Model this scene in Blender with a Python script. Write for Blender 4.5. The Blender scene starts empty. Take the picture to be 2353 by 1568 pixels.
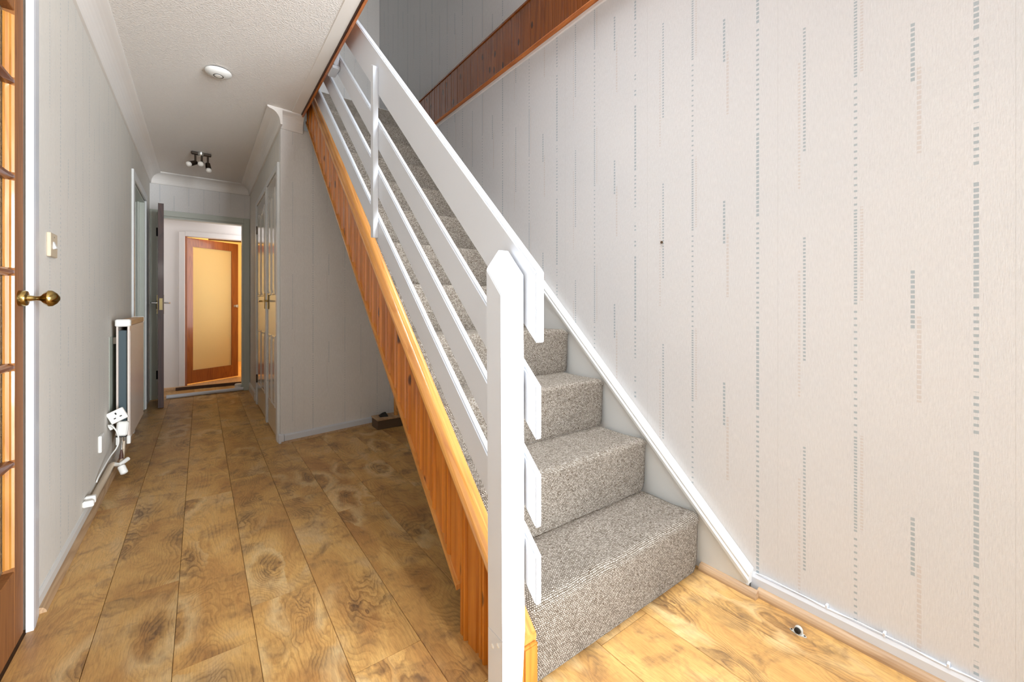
import bpy, bmesh, math, random
from mathutils import Vector, Matrix
random.seed(7)
S = bpy.context.scene
C = S.collection
PI = math.pi

# ------------------------------------------------------------------ camera
CAM_H = 1.03
YAW = 0.6395
cam_d = bpy.data.cameras.new('camera')
cam_d.sensor_fit = 'HORIZONTAL'
cam_d.sensor_width = 36.0
cam_d.lens = 961.0 / 2353.0 * 36.0
cam_d.shift_y = -(784.0 - 698.6) / 2353.0
cam_d.clip_start = 0.02
cam = bpy.data.objects.new('camera', cam_d)
cam.location = (0, 0, CAM_H)
cam.rotation_euler = (PI / 2, 0, -YAW)
C.objects.link(cam)
S.camera = cam

# ------------------------------------------------------------------ world, lights, exposure
S.view_settings.view_transform = 'Standard'
S.view_settings.look = 'None'
S.view_settings.exposure = 0.56
S.view_settings.gamma = 1.0
S.view_settings.use_curve_mapping = False
w = bpy.data.worlds.new('world'); S.world = w
w.use_nodes = True
w.node_tree.nodes['Background'].inputs[0].default_value = (0.80, 0.90, 1.0, 1)
w.node_tree.nodes['Background'].inputs[1].default_value = 0.4


def area(name, loc, rot, sx, sy, power, col=(1, 1, 1)):
    l = bpy.data.lights.new(name, 'AREA')
    l.shape = 'RECTANGLE'; l.size = sx; l.size_y = sy; l.energy = power; l.color = col
    o = bpy.data.objects.new(name, l); C.objects.link(o)
    o.location = loc; o.rotation_euler = rot
    return o


def point(name, loc, power, col, r=0.08):
    l = bpy.data.lights.new(name, 'POINT'); l.energy = power; l.color = col; l.shadow_soft_size = r
    o = bpy.data.objects.new(name, l); C.objects.link(o); o.location = loc
    return o


# daylight outside the window beside the front door behind the camera (facing +Y)
area('front_daylight', (1.95, -3.3, 1.10), (PI / 2 + 0.06, 0, 0.30), 1.9, 2.4, 620, (0.89, 0.945, 1.0))
# fill added outside the right wall, entering by an added opening behind the camera
area('side_fill', (2.9, -0.75, 1.5), (PI / 2, 0, PI / 2), 2.2, 1.8, 50, (0.90, 0.95, 1.0))
# fill added upstairs at the front, shining down the stairwell
la = area('landing_fill', (0.55, -1.25, 3.95), (PI / 2 - 0.80, 0, -0.12), 1.1, 1.1, 2, (0.88, 0.94, 1.0)); la.data.spread = 1.9
# fill added high above the stairwell to brighten the treads
rl = area('stairwell_fill', (1.02, 1.20, 5.02), (0, 0, 0), 0.8, 1.2, 13, (0.90, 0.95, 1.0)); rl.data.spread = 0.75
# daylight in the living room, entering by the glazed door
area('living_room_daylight', (-3.2, 1.2, 1.4), (PI / 2, 0, -PI / 2), 2.2, 1.6, 9, (1.0, 0.97, 0.90))
# unseen fill added behind the camera to brighten the hall
point('hall_fill', (0.05, -0.75, 1.75), 11, (1.0, 0.955, 0.90), 0.16)
# rear lobby: daylight from its side window
area('lobby_daylight', (0.62, 6.16, 1.45), (PI / 2, 0, PI / 2), 0.42, 1.5, 5.5, (0.97, 0.97, 1.0))
# warm ceiling lamp in the room behind the far door
point('kitchen_lamp', (-0.35, 7.35, 1.95), 42, (1.0, 0.66, 0.24), 0.12)


# ------------------------------------------------------------------ materials
class NT:
    def __init__(self, name):
        self.mat = bpy.data.materials.new(name); self.mat.use_nodes = True
        self.nt = self.mat.node_tree; self.n = self.nt.nodes; self.l = self.nt.links
        self.b = self.n['Principled BSDF']

    def node(self, t, **kw):
        nd = self.n.new(t)
        for k, v in kw.items():
            setattr(nd, k, v)
        return nd

    def put(self, sock, v):
        if isinstance(v, (int, float)):
            sock.default_value = v
        elif isinstance(v, (tuple, list)):
            v = tuple(v)
            if len(sock.default_value) == 4 and len(v) == 3:
                v = v + (1,)
            sock.default_value = v
        else:
            self.l.new(v, sock)

    def m(self, op, a, b=None, c=None, clamp=False):
        nd = self.node('ShaderNodeMath', operation=op); nd.use_clamp = clamp
        self.put(nd.inputs[0], a)
        if b is not None: self.put(nd.inputs[1], b)
        if c is not None: self.put(nd.inputs[2], c)
        return nd.outputs[0]

    def coord(self, kind='Object'):
        return self.node('ShaderNodeTexCoord').outputs[kind]

    def vec(self, v, scale=(1, 1, 1), loc=(0, 0, 0), rot=(0, 0, 0)):
        nd = self.node('ShaderNodeMapping'); self.l.new(v, nd.inputs[0])
        self.put(nd.inputs['Location'], loc)
        nd.inputs['Rotation'].default_value = rot; nd.inputs['Scale'].default_value = scale
        return nd.outputs[0]

    def sep(self, v):
        nd = self.node('ShaderNodeSeparateXYZ'); self.l.new(v, nd.inputs[0]); return nd.outputs

    def comb(self, x, y, z):
        nd = self.node('ShaderNodeCombineXYZ')
        for i, q in enumerate((x, y, z)): self.put(nd.inputs[i], q)
        return nd.outputs[0]

    def noise(self, v, scale, detail=3, rough=0.5, dist=0.0, out=0):
        nd = self.node('ShaderNodeTexNoise'); self.l.new(v, nd.inputs['Vector'])
        nd.inputs['Scale'].default_value = scale; nd.inputs['Detail'].default_value = detail
        nd.inputs['Roughness'].default_value = rough; nd.inputs['Distortion'].default_value = dist
        return nd.outputs[out]

    def ramp(self, f, stops, interp='LINEAR'):
        nd = self.node('ShaderNodeValToRGB'); self.l.new(f, nd.inputs[0])
        cr = nd.color_ramp; cr.interpolation = interp
        while len(cr.elements) < len(stops): cr.elements.new(0.5)
        for e, (p, c) in zip(cr.elements, stops):
            e.position = p
            e.color = (c, c, c, 1) if isinstance(c, (int, float)) else tuple(c) + (1,)
        return nd.outputs[0]

    def mix(self, f, a, b, blend='MIX'):
        nd = self.node('ShaderNodeMix', data_type='RGBA'); nd.blend_type = blend
        self.put(nd.inputs[0], f); self.put(nd.inputs[6], a); self.put(nd.inputs[7], b)
        return nd.outputs[2]

    def bump(self, h, strength=0.3, dist=0.002, normal=None):
        nd = self.node('ShaderNodeBump'); self.l.new(h, nd.inputs['Height'])
        nd.inputs['Strength'].default_value = strength; nd.inputs['Distance'].default_value = dist
        if normal is not None: self.l.new(normal, nd.inputs['Normal'])
        self.l.new(nd.outputs[0], self.b.inputs['Normal'])
        return nd.outputs[0]

    def fin(self, color, rough=0.5, metal=0.0, spec=None, coat=None):
        self.put(self.b.inputs['Base Color'], color)
        self.put(self.b.inputs['Roughness'], rough)
        self.b.inputs['Metallic'].default_value = metal
        if spec is not None: self.b.inputs['Specular IOR Level'].default_value = spec
        if coat is not None:
            self.b.inputs['Coat Weight'].default_value = coat
            self.b.inputs['Coat Roughness'].default_value = 0.08
        return self.mat


def srgb(r, g, b):
    f = lambda c: (c / 255 / 12.92) if c / 255 <= 0.04045 else ((c / 255 + 0.055) / 1.055) ** 2.4
    return (f(r), f(g), f(b))


def plain(name, col, rough=0.5, metal=0.0, bump=0.0, bscale=60, spec=None, coat=None, vary=0.04):
    t = NT(name); c = t.coord()
    n = t.noise(c, bscale, 3)
    n2 = t.noise(c, 3.0, 3)
    f = t.ramp(n2, [(0.3, 1 - vary), (0.7, 1.0)])
    colr = t.mix(1.0, tuple(col), f, 'MULTIPLY')
    if bump: t.bump(n, bump, 0.001)
    return t.fin(colr, rough, metal, spec, coat)


def wood(name, light, dark, knot, axis='Z', scale=1.0, rough=0.3, coat=0.5, knots=True, rnd=True, contrast=1.0, tilt=0.0):
    """pine: straight grain along one axis with occasional dark knots"""
    t = NT(name); c = t.coord()
    if rnd:
        r = t.node('ShaderNodeObjectInfo').outputs['Random']
        off = t.comb(t.m('MULTIPLY', r, 13.1), t.m('MULTIPLY', r, 7.7), t.m('MULTIPLY', r, 5.3))
        va = t.node('ShaderNodeVectorMath', operation='ADD'); t.l.new(c, va.inputs[0]); t.l.new(off, va.inputs[1])
        c = va.outputs[0]
    if tilt: c = t.vec(c, (1, 1, 1), (0, 0, 0), (-tilt, 0, 0))
    s = {'X': (0.06, 1, 1), 'Y': (1, 0.06, 1), 'Z': (1, 1, 0.06)}[axis]
    g = t.vec(c, s)
    wob = t.noise(g, 9 * scale, 2, 0.5, 0.3)
    rings = t.m('FRACT', t.m('MULTIPLY', wob, 9.0))
    rings = t.ramp(rings, [(0.0, 0.25), (0.55, 1.0), (0.9, 0.75), (1.0, 0.25)])
    fine = t.noise(g, 160 * scale, 3, 0.6)
    v = t.m('ADD', t.m('MULTIPLY', rings, 0.65 * contrast), t.m('MULTIPLY', fine, 0.45))
    col = t.mix(v, dark, light)
    if knots:
        ks = {'X': (0.4, 1, 1), 'Y': (1, 0.4, 1), 'Z': (0, 1.15, 0.42)}[axis]
        vn = t.node('ShaderNodeTexVoronoi', feature='F1')
        if axis == 'Z':
            vn.voronoi_dimensions = '2D'; q = t.sep(c)
            t.l.new(t.comb(t.m('MULTIPLY', q[1], 1.15), t.m('MULTIPLY', q[2], 0.45), 0.0), vn.inputs['Vector'])
        else:
            t.l.new(t.vec(c, ks), vn.inputs['Vector'])
        vn.inputs['Scale'].default_value = 9.0 * scale
        km = t.ramp(vn.outputs['Distance'], [(0.035, 1.0), (0.07, 0.8), (0.11, 0.0)])
        sel = t.sep(vn.outputs['Color'])[0]
        sel = t.m('GREATER_THAN', sel, 0.50)
        col = t.mix(t.m('MULTIPLY', t.m('MULTIPLY', km, sel), 0.9), col, knot)
    t.bump(fine, 0.12, 0.0006)
    return t.fin(col, rough, 0, None, coat)


def laminate(name, tone=1.0):
    """oak laminate: straight grain that swirls into flame figures round grey brown burrs, grain along Y"""
    t = NT(name); c = t.coord()
    r = t.node('ShaderNodeObjectInfo').outputs['Random']
    sx = t.sep(c)
    px = t.m('ADD', sx[0], t.m('MULTIPLY', r, 31.0)); py = t.m('ADD', sx[1], t.m('MULTIPLY', r, 57.0))
    p = t.comb(px, py, 0.0)
    g = t.vec(p, (1.0, 0.40, 1.0))
    low = t.noise(g, 3.6, 2, 0.5, 0.6)
    jag = t.noise(t.vec(p, (1.0, 0.6, 1.0)), 48, 3, 0.6)
    vn = t.node('ShaderNodeTexVoronoi', feature='F1'); vn.voronoi_dimensions = '2D'
    vin = t.node('ShaderNodeVectorMath', operation='ADD')
    nv = t.noise(t.vec(p, (1, 0.55, 1)), 11, 3, 0.6, out=1)
    sc_ = t.node('ShaderNodeVectorMath', operation='SCALE'); t.l.new(nv, sc_.inputs[0]); sc_.inputs['Scale'].default_value = 0.55
    t.l.new(t.vec(p, (5.0, 2.5, 1.0)), vin.inputs[0]); t.l.new(sc_.outputs[0], vin.inputs[1])
    t.l.new(vin.outputs[0], vn.inputs['Vector']); vn.inputs['Scale'].default_value = 1.0
    dist = vn.outputs['Distance']
    on = t.m('GREATER_THAN', t.sep(vn.outputs['Color'])[0], 0.45)
    near = t.m('MULTIPLY', t.ramp(dist, [(0.0, 1.0), (0.25, 0.55), (0.62, 0.0)]), on)
    core = t.m('MULTIPLY', t.ramp(dist, [(0.0, 1.0), (0.14, 0.7), (0.34, 0.0)]), on)
    f = t.m('ADD', t.m('ADD', t.m('MULTIPLY', px, 15.0), t.m('MULTIPLY', low, 13.0)), t.m('MULTIPLY', near, 2.2))
    f = t.m('ADD', f, t.m('MULTIPLY', jag, 0.26))
    saw = t.m('FRACT', t.m('MULTIPLY', f, 2.2))
    lines = t.ramp(saw, [(0.0, 1.0), (0.10, 0.75), (0.35, 0.15), (0.80, 0.0), (1.0, 1.0)])
    saw2 = t.m('FRACT', t.m('MULTIPLY', f, 6.3))
    lines2 = t.ramp(saw2, [(0.0, 1.0), (0.4, 0.1), (0.9, 0.0), (1.0, 1.0)])
    fade = t.noise(g, 6.0, 2)
    fade = t.ramp(fade, [(0.38, 0.10), (0.60, 0.95)])
    fib = t.noise(t.vec(p, (1.0, 0.09, 1.0)), 260, 4, 0.75)
    mott = t.noise(t.vec(p, (1.0, 0.5, 1.0)), 26, 4, 0.7)
    tone_n = t.noise(t.vec(p, (1.0, 0.45, 1.0)), 5.0, 4, 0.6, 0.6)
    base = t.ramp(tone_n, [(0.30, srgb(184, 134, 78)), (0.44, srgb(204, 156, 92)), (0.55, srgb(218, 172, 104)), (0.70, srgb(214, 178, 126))])
    amt = t.m('MULTIPLY', fade, t.m('MULTIPLY_ADD', near, 0.34, 0.36))
    col = t.mix(t.m('MULTIPLY', lines, amt), base, srgb(132, 86, 46))
    col = t.mix(t.m('MULTIPLY', lines2, t.m('MULTIPLY', amt, 0.40)), col, srgb(140, 98, 60))
    ck = t.m('MULTIPLY', core, t.m('ADD', t.m('MULTIPLY', t.ramp(mott, [(0.40, 0.0), (0.60, 1.0)]), 0.7), t.m('MULTIPLY', lines, 0.4)))
    col = t.mix(t.m('MULTIPLY', ck, 0.85), col, srgb(100, 76, 56))
    smn = t.noise(t.vec(p, (1.0, 1.1, 1.0)), 8.0, 4, 0.62, 0.5)
    smg = t.m('MULTIPLY', t.ramp(smn, [(0.50, 0.0), (0.66, 1.0)]), t.m('MULTIPLY_ADD', lines, 0.35, 0.50))
    col = t.mix(t.m('MULTIPLY', smg, 0.75), col, srgb(112, 86, 62))
    halo = t.m('MULTIPLY', t.ramp(dist, [(0.20, 0.0), (0.32, 0.55), (0.50, 0.0)]), on)
    halo = t.m('MULTIPLY', halo, t.ramp(low, [(0.46, 0.0), (0.56, 1.0)]))
    col = t.mix(halo, col, srgb(232, 204, 152))
    fm = t.ramp(fib, [(0.30, 0.66), (0.56, 1.06)])
    col = t.mix(0.75, col, fm, 'MULTIPLY')
    rt = t.m('MULTIPLY_ADD', r, 0.12, 0.93 * tone)
    col = t.mix(1.0, col, t.comb(rt, rt, rt), 'MULTIPLY')
    t.bump(fib, 0.10, 0.0006)
    return t.fin(col, t.m('MULTIPLY_ADD', fib, 0.14, 0.34), 0, 0.4)


def wallpaper(name, axis, u_off=0.0, tint=(1, 1, 1), strength=1.0):
    """embossed paper with vertical columns of small printed dashes; axis = running direction of the wall"""
    t = NT(name); c = t.coord(); s = t.sep(c)
    u = s[1] if axis == 'Y' else s[0]
    z = s[2]
    u = t.m('SUBTRACT', u, 0.085 + u_off)
    P = 0.528; V = 0.695
    strip = t.m('FLOOR', t.m('DIVIDE', u, P))
    ul = t.m('SUBTRACT', u, t.m('MULTIPLY', strip, P))
    zz = t.m('SUBTRACT', z, t.m('MULTIPLY', strip, 0.30))
    zz = t.m('ADD', zz, V * 20)
    v = t.m('MULTIPLY', t.m('FRACT', t.m('DIVIDE', zz, V)), V)

    def seg(a, b):
        return t.m('MULTIPLY', t.m('GREATER_THAN', v, a), t.m('LESS_THAN', v, b))

    def dots(pitch, duty):
        return t.m('LESS_THAN', t.m('FRACT', t.m('DIVIDE', v, pitch)), duty)

    def colm(x, wd):
        return t.m('LESS_THAN', t.m('ABSOLUTE', t.m('SUBTRACT', ul, x)), wd / 2)

    gate = t.noise(t.comb(0.0, strip, t.m('MULTIPLY', t.m('FLOOR', t.m('DIVIDE', v, 0.036)), 3.7)), 2.3, 0)
    gate = t.m('GREATER_THAN', gate, 0.40)
    A = t.m('MULTIPLY', colm(0.151 - 0.085, 0.0095), t.m('MAXIMUM', t.m('MULTIPLY', seg(0.345, 0.649), dots(0.0152, 0.68)),
            t.m('MULTIPLY', t.m('MULTIPLY', dots(0.0178, 0.42), gate), t.m('SUBTRACT', 1.0, seg(0.33, 0.66)))))
    B = t.m('MULTIPLY', colm(0.271 - 0.085, 0.0085), t.m('MULTIPLY', seg(0.263, 0.429), dots(0.0140, 0.68)))
    Cc = t.m('MULTIPLY', colm(0.399 - 0.085, 0.0080), t.m('MAXIMUM', t.m('MULTIPLY', seg(0.333, 0.626), dots(0.0098, 0.62)),
             t.m('MULTIPLY', dots(0.0205, 0.30), t.m('SUBTRACT', 1.0, seg(0.32, 0.63)))))
    D = t.m('MULTIPLY', colm(0.534 - 0.085, 0.0075), t.m('MULTIPLY', seg(0.141, 0.556), dots(0.0122, 0.55)))
    blue = t.m('MAXIMUM', t.m('MAXIMUM', A, B), t.m('MAXIMUM', Cc, D))
    pB = t.m('MULTIPLY', colm(0.258 - 0.085, 0.0090), t.m('MULTIPLY', seg(0.06, 0.30), dots(0.0140, 0.72)))
    pC = t.m('MULTIPLY', colm(0.384 - 0.085, 0.0070), t.m('MULTIPLY', seg(0.345, 0.63), dots(0.0098, 0.6)))
    pD = t.m('MULTIPLY', colm(0.549 - 0.085, 0.0070), t.m('MULTIPLY', seg(0.025, 0.447), dots(0.0122, 0.55)))
    pale = t.m('MAXIMUM', t.m('MAXIMUM', pB, pC), pD)
    fab = t.noise(t.vec(c, (1, 1, 0.10)), 420, 3, 0.7)
    fab2 = t.noise(t.vec(c, (1, 1, 0.35)), 230, 3, 0.6)
    big = t.noise(c, 1.6, 3)
    base = t.mix(t.ramp(big, [(0.35, 0.0), (0.65, 1.0)]), srgb(221, 221, 222), srgb(216, 217, 219))
    base = t.mix(1.0, base, tint, 'MULTIPLY')
    base = t.mix(0.8, base, t.ramp(fab, [(0.3, 0.88), (0.7, 1.03)]), 'MULTIPLY')
    seam = t.m('MULTIPLY', t.m('LESS_THAN', ul, 0.0012), 0.22)
    base = t.mix(seam, base, srgb(150, 145, 135))
    col = t.mix(t.m('MULTIPLY', pale, 0.45 * strength), base, srgb(198, 186, 178))
    col = t.mix(t.m('MULTIPLY', blue, 0.80 * strength), col, srgb(158, 172, 180))
    h = t.m('ADD', t.m('MULTIPLY', fab, 0.5), t.m('MULTIPLY', fab2, 0.6))
    h = t.m('ADD', h, t.m('MULTIPLY', t.m('MAXIMUM', blue, pale), -0.8))
    t.bump(h, 0.55, 0.0018)
    return t.fin(col, 0.75, 0, 0.25)


def carpet(name):
    """loop pile wool carpet: rows of loops in beige and taupe; uses the UV of each step"""
    t = NT(name); c = t.coord('UV'); s = t.sep(c)
    wob = t.noise(c, 14, 2, out=0)
    wv = t.m('MULTIPLY', t.m('SUBTRACT', wob, 0.5), 0.009)
    wob2 = t.noise(c, 160, 1, out=0)
    wv = t.m('ADD', wv, t.m('MULTIPLY', t.m('SUBTRACT', wob2, 0.5), 0.0042))
    pu, pv = 0.0062, 0.0056
    vv = t.m('DIVIDE', t.m('ADD', s[1], wv), pv)
    row = t.m('FLOOR', vv)
    uu = t.m('ADD', t.m('DIVIDE', t.m('ADD', s[0], wv), pu), t.m('MULTIPLY', t.m('MODULO', row, 2.0), 0.5))
    cellu = t.m('FLOOR', uu)
    a = t.m('SINE', t.m('MULTIPLY', t.m('FRACT', uu), PI))
    b = t.m('SINE', t.m('MULTIPLY', t.m('FRACT', vv), PI))
    loop = t.m('POWER', t.m('MULTIPLY', a, b), 0.55)
    wn = t.node('ShaderNodeTexWhiteNoise', noise_dimensions='2D')
    t.l.new(t.comb(cellu, row, 0.0), wn.inputs['Vector'])
    rv = wn.outputs['Value']
    yarn = t.ramp(rv, [(0.0, srgb(146, 139, 130)), (0.3, srgb(162, 156, 147)), (0.7, srgb(180, 174, 166)),
                       (0.975, srgb(192, 187, 179)), (0.99, srgb(140, 130, 119)), (1.0, srgb(118, 106, 94))])
    col = t.mix(1.0, yarn, t.ramp(loop, [(0.0, srgb(96, 86, 76)), (0.40, srgb(142, 132, 120)), (0.72, srgb(222, 216, 210)), (1.0, (1.0, 1.0, 1.0))]), 'MULTIPLY')
    big = t.noise(c, 5, 3)
    col = t.mix(1.0, col, t.ramp(big, [(0.3, 0.93), (0.7, 1.03)]), 'MULTIPLY')
    t.bump(loop, 0.5, 0.0022)
    return t.fin(col, 0.95, 0, 0.05)


def artex(name):
    t = NT(name); c = t.coord()
    n = t.noise(c, 120, 2, 0.6)
    h = t.ramp(n, [(0.48, 0.0), (0.66, 1.0)])
    t.bump(h, 0.6, 0.005)
    return t.fin(srgb(242, 236, 229), 0.55, 0, 0.4)


M = {}
M['floor'] = laminate('oak_laminate', 0.92)
M['under'] = plain('underlay_dark', srgb(96, 66, 38), 0.9)
M['paper_y'] = wallpaper('wallpaper_right', 'Y')
M['paper_yl'] = wallpaper('wallpaper_left', 'Y', 0.10, (1.07, 1.02, 0.92), 0.55)  # same paper, tinted warmer and brighter to paint in this wall's light
M['paper_x'] = wallpaper('wallpaper_cross', 'X', 0.02, (1.14, 1.10, 1.05), 0.42)  # same paper with raised tint, painting extra light onto the cross walls
M['carpet'] = carpet('loop_carpet')
M['artex'] = artex('artex_ceiling')
M['ceil'] = plain('ceiling_paint', srgb(240, 234, 226), 0.6)
M['white'] = plain('white_gloss_paint', srgb(217, 222, 230), 0.28, bump=0.03, bscale=20, vary=0.015)
M['white_wall'] = plain('white_painted_wall', srgb(232, 226, 222), 0.6, bump=0.05, bscale=90)
M['offwhite'] = plain('aged_white_gloss', srgb(220, 221, 219), 0.32, bump=0.03, bscale=30)
M['door_gloss'] = plain('door_white_gloss', srgb(206, 200, 190), 0.12, vary=0.02, spec=0.7)
M['greenish'] = plain('pale_green_white_paint', srgb(192, 196, 184), 0.3)
M['coving'] = plain('coving_paint', srgb(240, 235, 229), 0.5)
M['panel_pine'] = wood('varnished_pine_panel', srgb(204, 124, 34), srgb(150, 76, 12), srgb(48, 16, 4), 'Z', 1.0, 0.26, 0.3)
M['fascia_pine'] = wood('dark_varnished_pine', srgb(148, 80, 20), srgb(100, 46, 8), srgb(30, 8, 2), 'Z', 1.0, 0.22, 0.45)
M['cap_pine'] = wood('varnished_pine_capping', srgb(206, 148, 78), srgb(166, 98, 38), srgb(110, 50, 14), 'Y', 1.3, 0.22, 0.5, knots=False, tilt=math.atan(0.945), rnd=False)
M['end_pine'] = wood('string_end_pine', srgb(206, 130, 54), srgb(164, 88, 26), srgb(70, 26, 8), 'Z', 1.6, 0.22, 0.6)
M['edge_pine'] = wood('pine_edge', srgb(204, 122, 54), srgb(150, 74, 24), srgb(60, 20, 6), 'Y', 1.0, 0.3, 0.3, knots=False)
M['door_pine'] = wood('glazed_door_timber', srgb(196, 136, 60), srgb(150, 88, 26), srgb(90, 44, 12), 'Z', 2.0, 0.35, 0.4, knots=False)
M['door_brown'] = wood('glazed_door_brown', srgb(150, 96, 46), srgb(108, 62, 24), srgb(60, 30, 12), 'Z', 2.0, 0.75, 0.0, knots=False)
M['bar_brown'] = wood('glazing_bar_brown', srgb(128, 74, 38), srgb(84, 40, 18), srgb(60, 30, 12), 'Y', 2.0, 0.4, 0.3, knots=False)
M['far_door'] = wood('far_door_timber', srgb(176, 98, 38), srgb(124, 56, 16), srgb(60, 20, 8), 'Z', 1.5, 0.35, 0.3, knots=False)
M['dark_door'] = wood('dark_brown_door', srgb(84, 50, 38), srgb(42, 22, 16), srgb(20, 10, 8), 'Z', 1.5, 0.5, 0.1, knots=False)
M['bead'] = wood('laminate_beading', srgb(192, 160, 124), srgb(146, 112, 80), srgb(90, 60, 40), 'Y', 1.5, 0.5, 0.0, knots=False)
M['shelf_wood'] = wood('pale_wood_shelf', srgb(226, 186, 140), srgb(204, 158, 110), srgb(120, 80, 50), 'Y', 1.5, 0.5, 0.0, knots=False)
M['rad'] = plain('radiator_enamel', srgb(222, 210, 200), 0.3, vary=0.02)
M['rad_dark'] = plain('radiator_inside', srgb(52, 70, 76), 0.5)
M['plaster'] = plain('bare_plaster_patch', srgb(196, 202, 190), 0.85, bump=0.2, bscale=40, vary=0.12)
M['brass'] = plain('aged_brass', srgb(176, 150, 92), 0.18, metal=1.0, vary=0.15)
M['dull_brass'] = plain('dull_brass', srgb(128, 112, 78), 0.45, metal=1.0)
M['nickel'] = plain('satin_nickel', srgb(84, 74, 66), 0.3, metal=1.0)
M['black'] = plain('black_rubber', srgb(22, 20, 18), 0.6)
M['bulb'] = plain('frosted_bulb_glass', srgb(232, 226, 216), 0.2)
M['plastic'] = plain('white_plastic', srgb(236, 235, 230), 0.35, vary=0.01)
M['plastic_y'] = plain('aged_white_plastic', srgb(205, 190, 166), 0.4)
M['copper'] = plain('painted_pipe', srgb(214, 196, 172), 0.45, vary=0.15)
M['grey_metal'] = plain('pale_grey_metal', srgb(196, 196, 190), 0.4)
M['steel'] = plain('bright_steel', srgb(200, 200, 196), 0.25, metal=1.0)
M['kitchen_wall'] = plain('cream_kitchen_wall', srgb(226, 214, 186), 0.6)
M['box_wood'] = plain('dark_timber_block', srgb(92, 72, 52), 0.8, bump=0.2)
M['tan_floor_dark'] = plain('dark_floor_edge', srgb(70, 42, 20), 0.6)


def glassy(name, tint, rough, scale, strength):
    t = NT(name); c = t.coord()
    n = t.noise(c, scale, 2, 0.5, 1.2)
    t.bump(n, strength, 0.004)
    t.b.inputs['Transmission Weight'].default_value = 0.85
    t.b.inputs['IOR'].default_value = 1.45
    return t.fin(tint, rough)


M['glass'] = glassy('patterned_obscure_glass', srgb(206, 196, 172), 0.22, 70, 1.0)
t_ = NT('frosted_amber_glass'); c_ = t_.coord(); n_ = t_.noise(c_, 40, 2, 0.5, 0.5)
t_.bump(n_, 0.3, 0.003)
t_.b.inputs['Transmission Weight'].default_value = 0.35
t_.b.inputs['IOR'].default_value = 1.2
M['amber'] = t_.fin(srgb(238, 214, 150), 0.6)


# ------------------------------------------------------------------ mesh helpers
def link(name, me, mat, parent=None, kind=None):
    o = bpy.data.objects.new(name, me); C.objects.link(o)
    if mat is not None and not me.materials: me.materials.append(mat)
    if parent is not None:
        o.parent = parent
        if parent.type == 'EMPTY':
            o.location = -parent.location
    if kind: o['kind'] = kind
    return o


def from_bm(name, bm, mat, parent=None, kind=None, smooth=False):
    bmesh.ops.recalc_face_normals(bm, faces=bm.faces)
    me = bpy.data.meshes.new(name); bm.to_mesh(me); bm.free()
    if smooth:
        for p in me.polygons: p.use_smooth = True
    return link(name, me, mat, parent, kind)


def add_box(bm, x0, x1, y0, y1, z0, z1, bev=0.0, seg=1):
    vs = [bm.verts.new((x, y, z)) for z in (z0, z1) for y in (y0, y1) for x in (x0, x1)]
    fs = [(0, 2, 3, 1), (4, 5, 7, 6), (0, 1, 5, 4), (2, 6, 7, 3), (0, 4, 6, 2), (1, 3, 7, 5)]
    faces = [bm.faces.new([vs[i] for i in f]) for f in fs]
    if bev:
        ed = set()
        for f in faces:
            for e in f.edges: ed.add(e)
        bmesh.ops.bevel(bm, geom=list(ed), offset=bev, segments=seg, affect='EDGES')


def box(name, x0, x1, y0, y1, z0, z1, mat, parent=None, bev=0.0, kind=None, seg=1):
    bm = bmesh.new(); add_box(bm, x0, x1, y0, y1, z0, z1, bev, seg)
    return from_bm(name, bm, mat, parent, kind)


def add_prism(bm, poly, a0, a1, axis='X', bev=0.0):
    """poly points are the two other coordinates in order"""
    def P(p, a):
        return {'X': (a, p[0], p[1]), 'Y': (p[0], a, p[1]), 'Z': (p[0], p[1], a)}[axis]
    v0 = [bm.verts.new(P(p, a0)) for p in poly]; v1 = [bm.verts.new(P(p, a1)) for p in poly]
    n = len(poly)
    fs = [bm.faces.new(v0), bm.faces.new(v1[::-1])]
    for i in range(n):
        fs.append(bm.faces.new([v0[i], v0[(i + 1) % n], v1[(i + 1) % n], v1[i]]))
    if bev:
        ed = set(e for f in fs for e in f.edges)
        bmesh.ops.bevel(bm, geom=list(ed), offset=bev, segments=2, affect='EDGES')


def prism(name, poly, a0, a1, mat, parent=None, axis='X', bev=0.0, kind=None, smooth=False):
    bm = bmesh.new(); add_prism(bm, poly, a0, a1, axis, bev)
    return from_bm(name, bm, mat, parent, kind, smooth)


def add_tube(bm, pts, r, n=10, cap=True):
    pts = [Vector(p) for p in pts]
    rs = r if isinstance(r, (list, tuple)) else [r] * len(pts)
    rings = []; ref = None
    for i, p in enumerate(pts):
        d = (pts[min(i + 1, len(pts) - 1)] - pts[max(i - 1, 0)]).normalized()
        if ref is None:
            ref = Vector((0, 0, 1)) if abs(d.z) < 0.9 else Vector((1, 0, 0))
        a = (ref - d * ref.dot(d)).normalized(); b = d.cross(a); ref = a
        rings.append([bm.verts.new(p + (a * math.cos(2 * PI * k / n) + b * math.sin(2 * PI * k / n)) * rs[i]) for k in range(n)])
    for i in range(len(rings) - 1):
        for k in range(n):
            bm.faces.new([rings[i][k], rings[i][(k + 1) % n], rings[i + 1][(k + 1) % n], rings[i + 1][k]])
    if cap:
        bm.faces.new(rings[0][::-1]); bm.faces.new(rings[-1])


def tube(name, pts, r, mat, parent=None, n=10, kind=None, smooth=True):
    bm = bmesh.new(); add_tube(bm, pts, r, n)
    o = from_bm(name, bm, mat, parent, kind, smooth)
    if smooth: o.data.set_sharp_from_angle(angle=math.radians(50))
    return o


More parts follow.
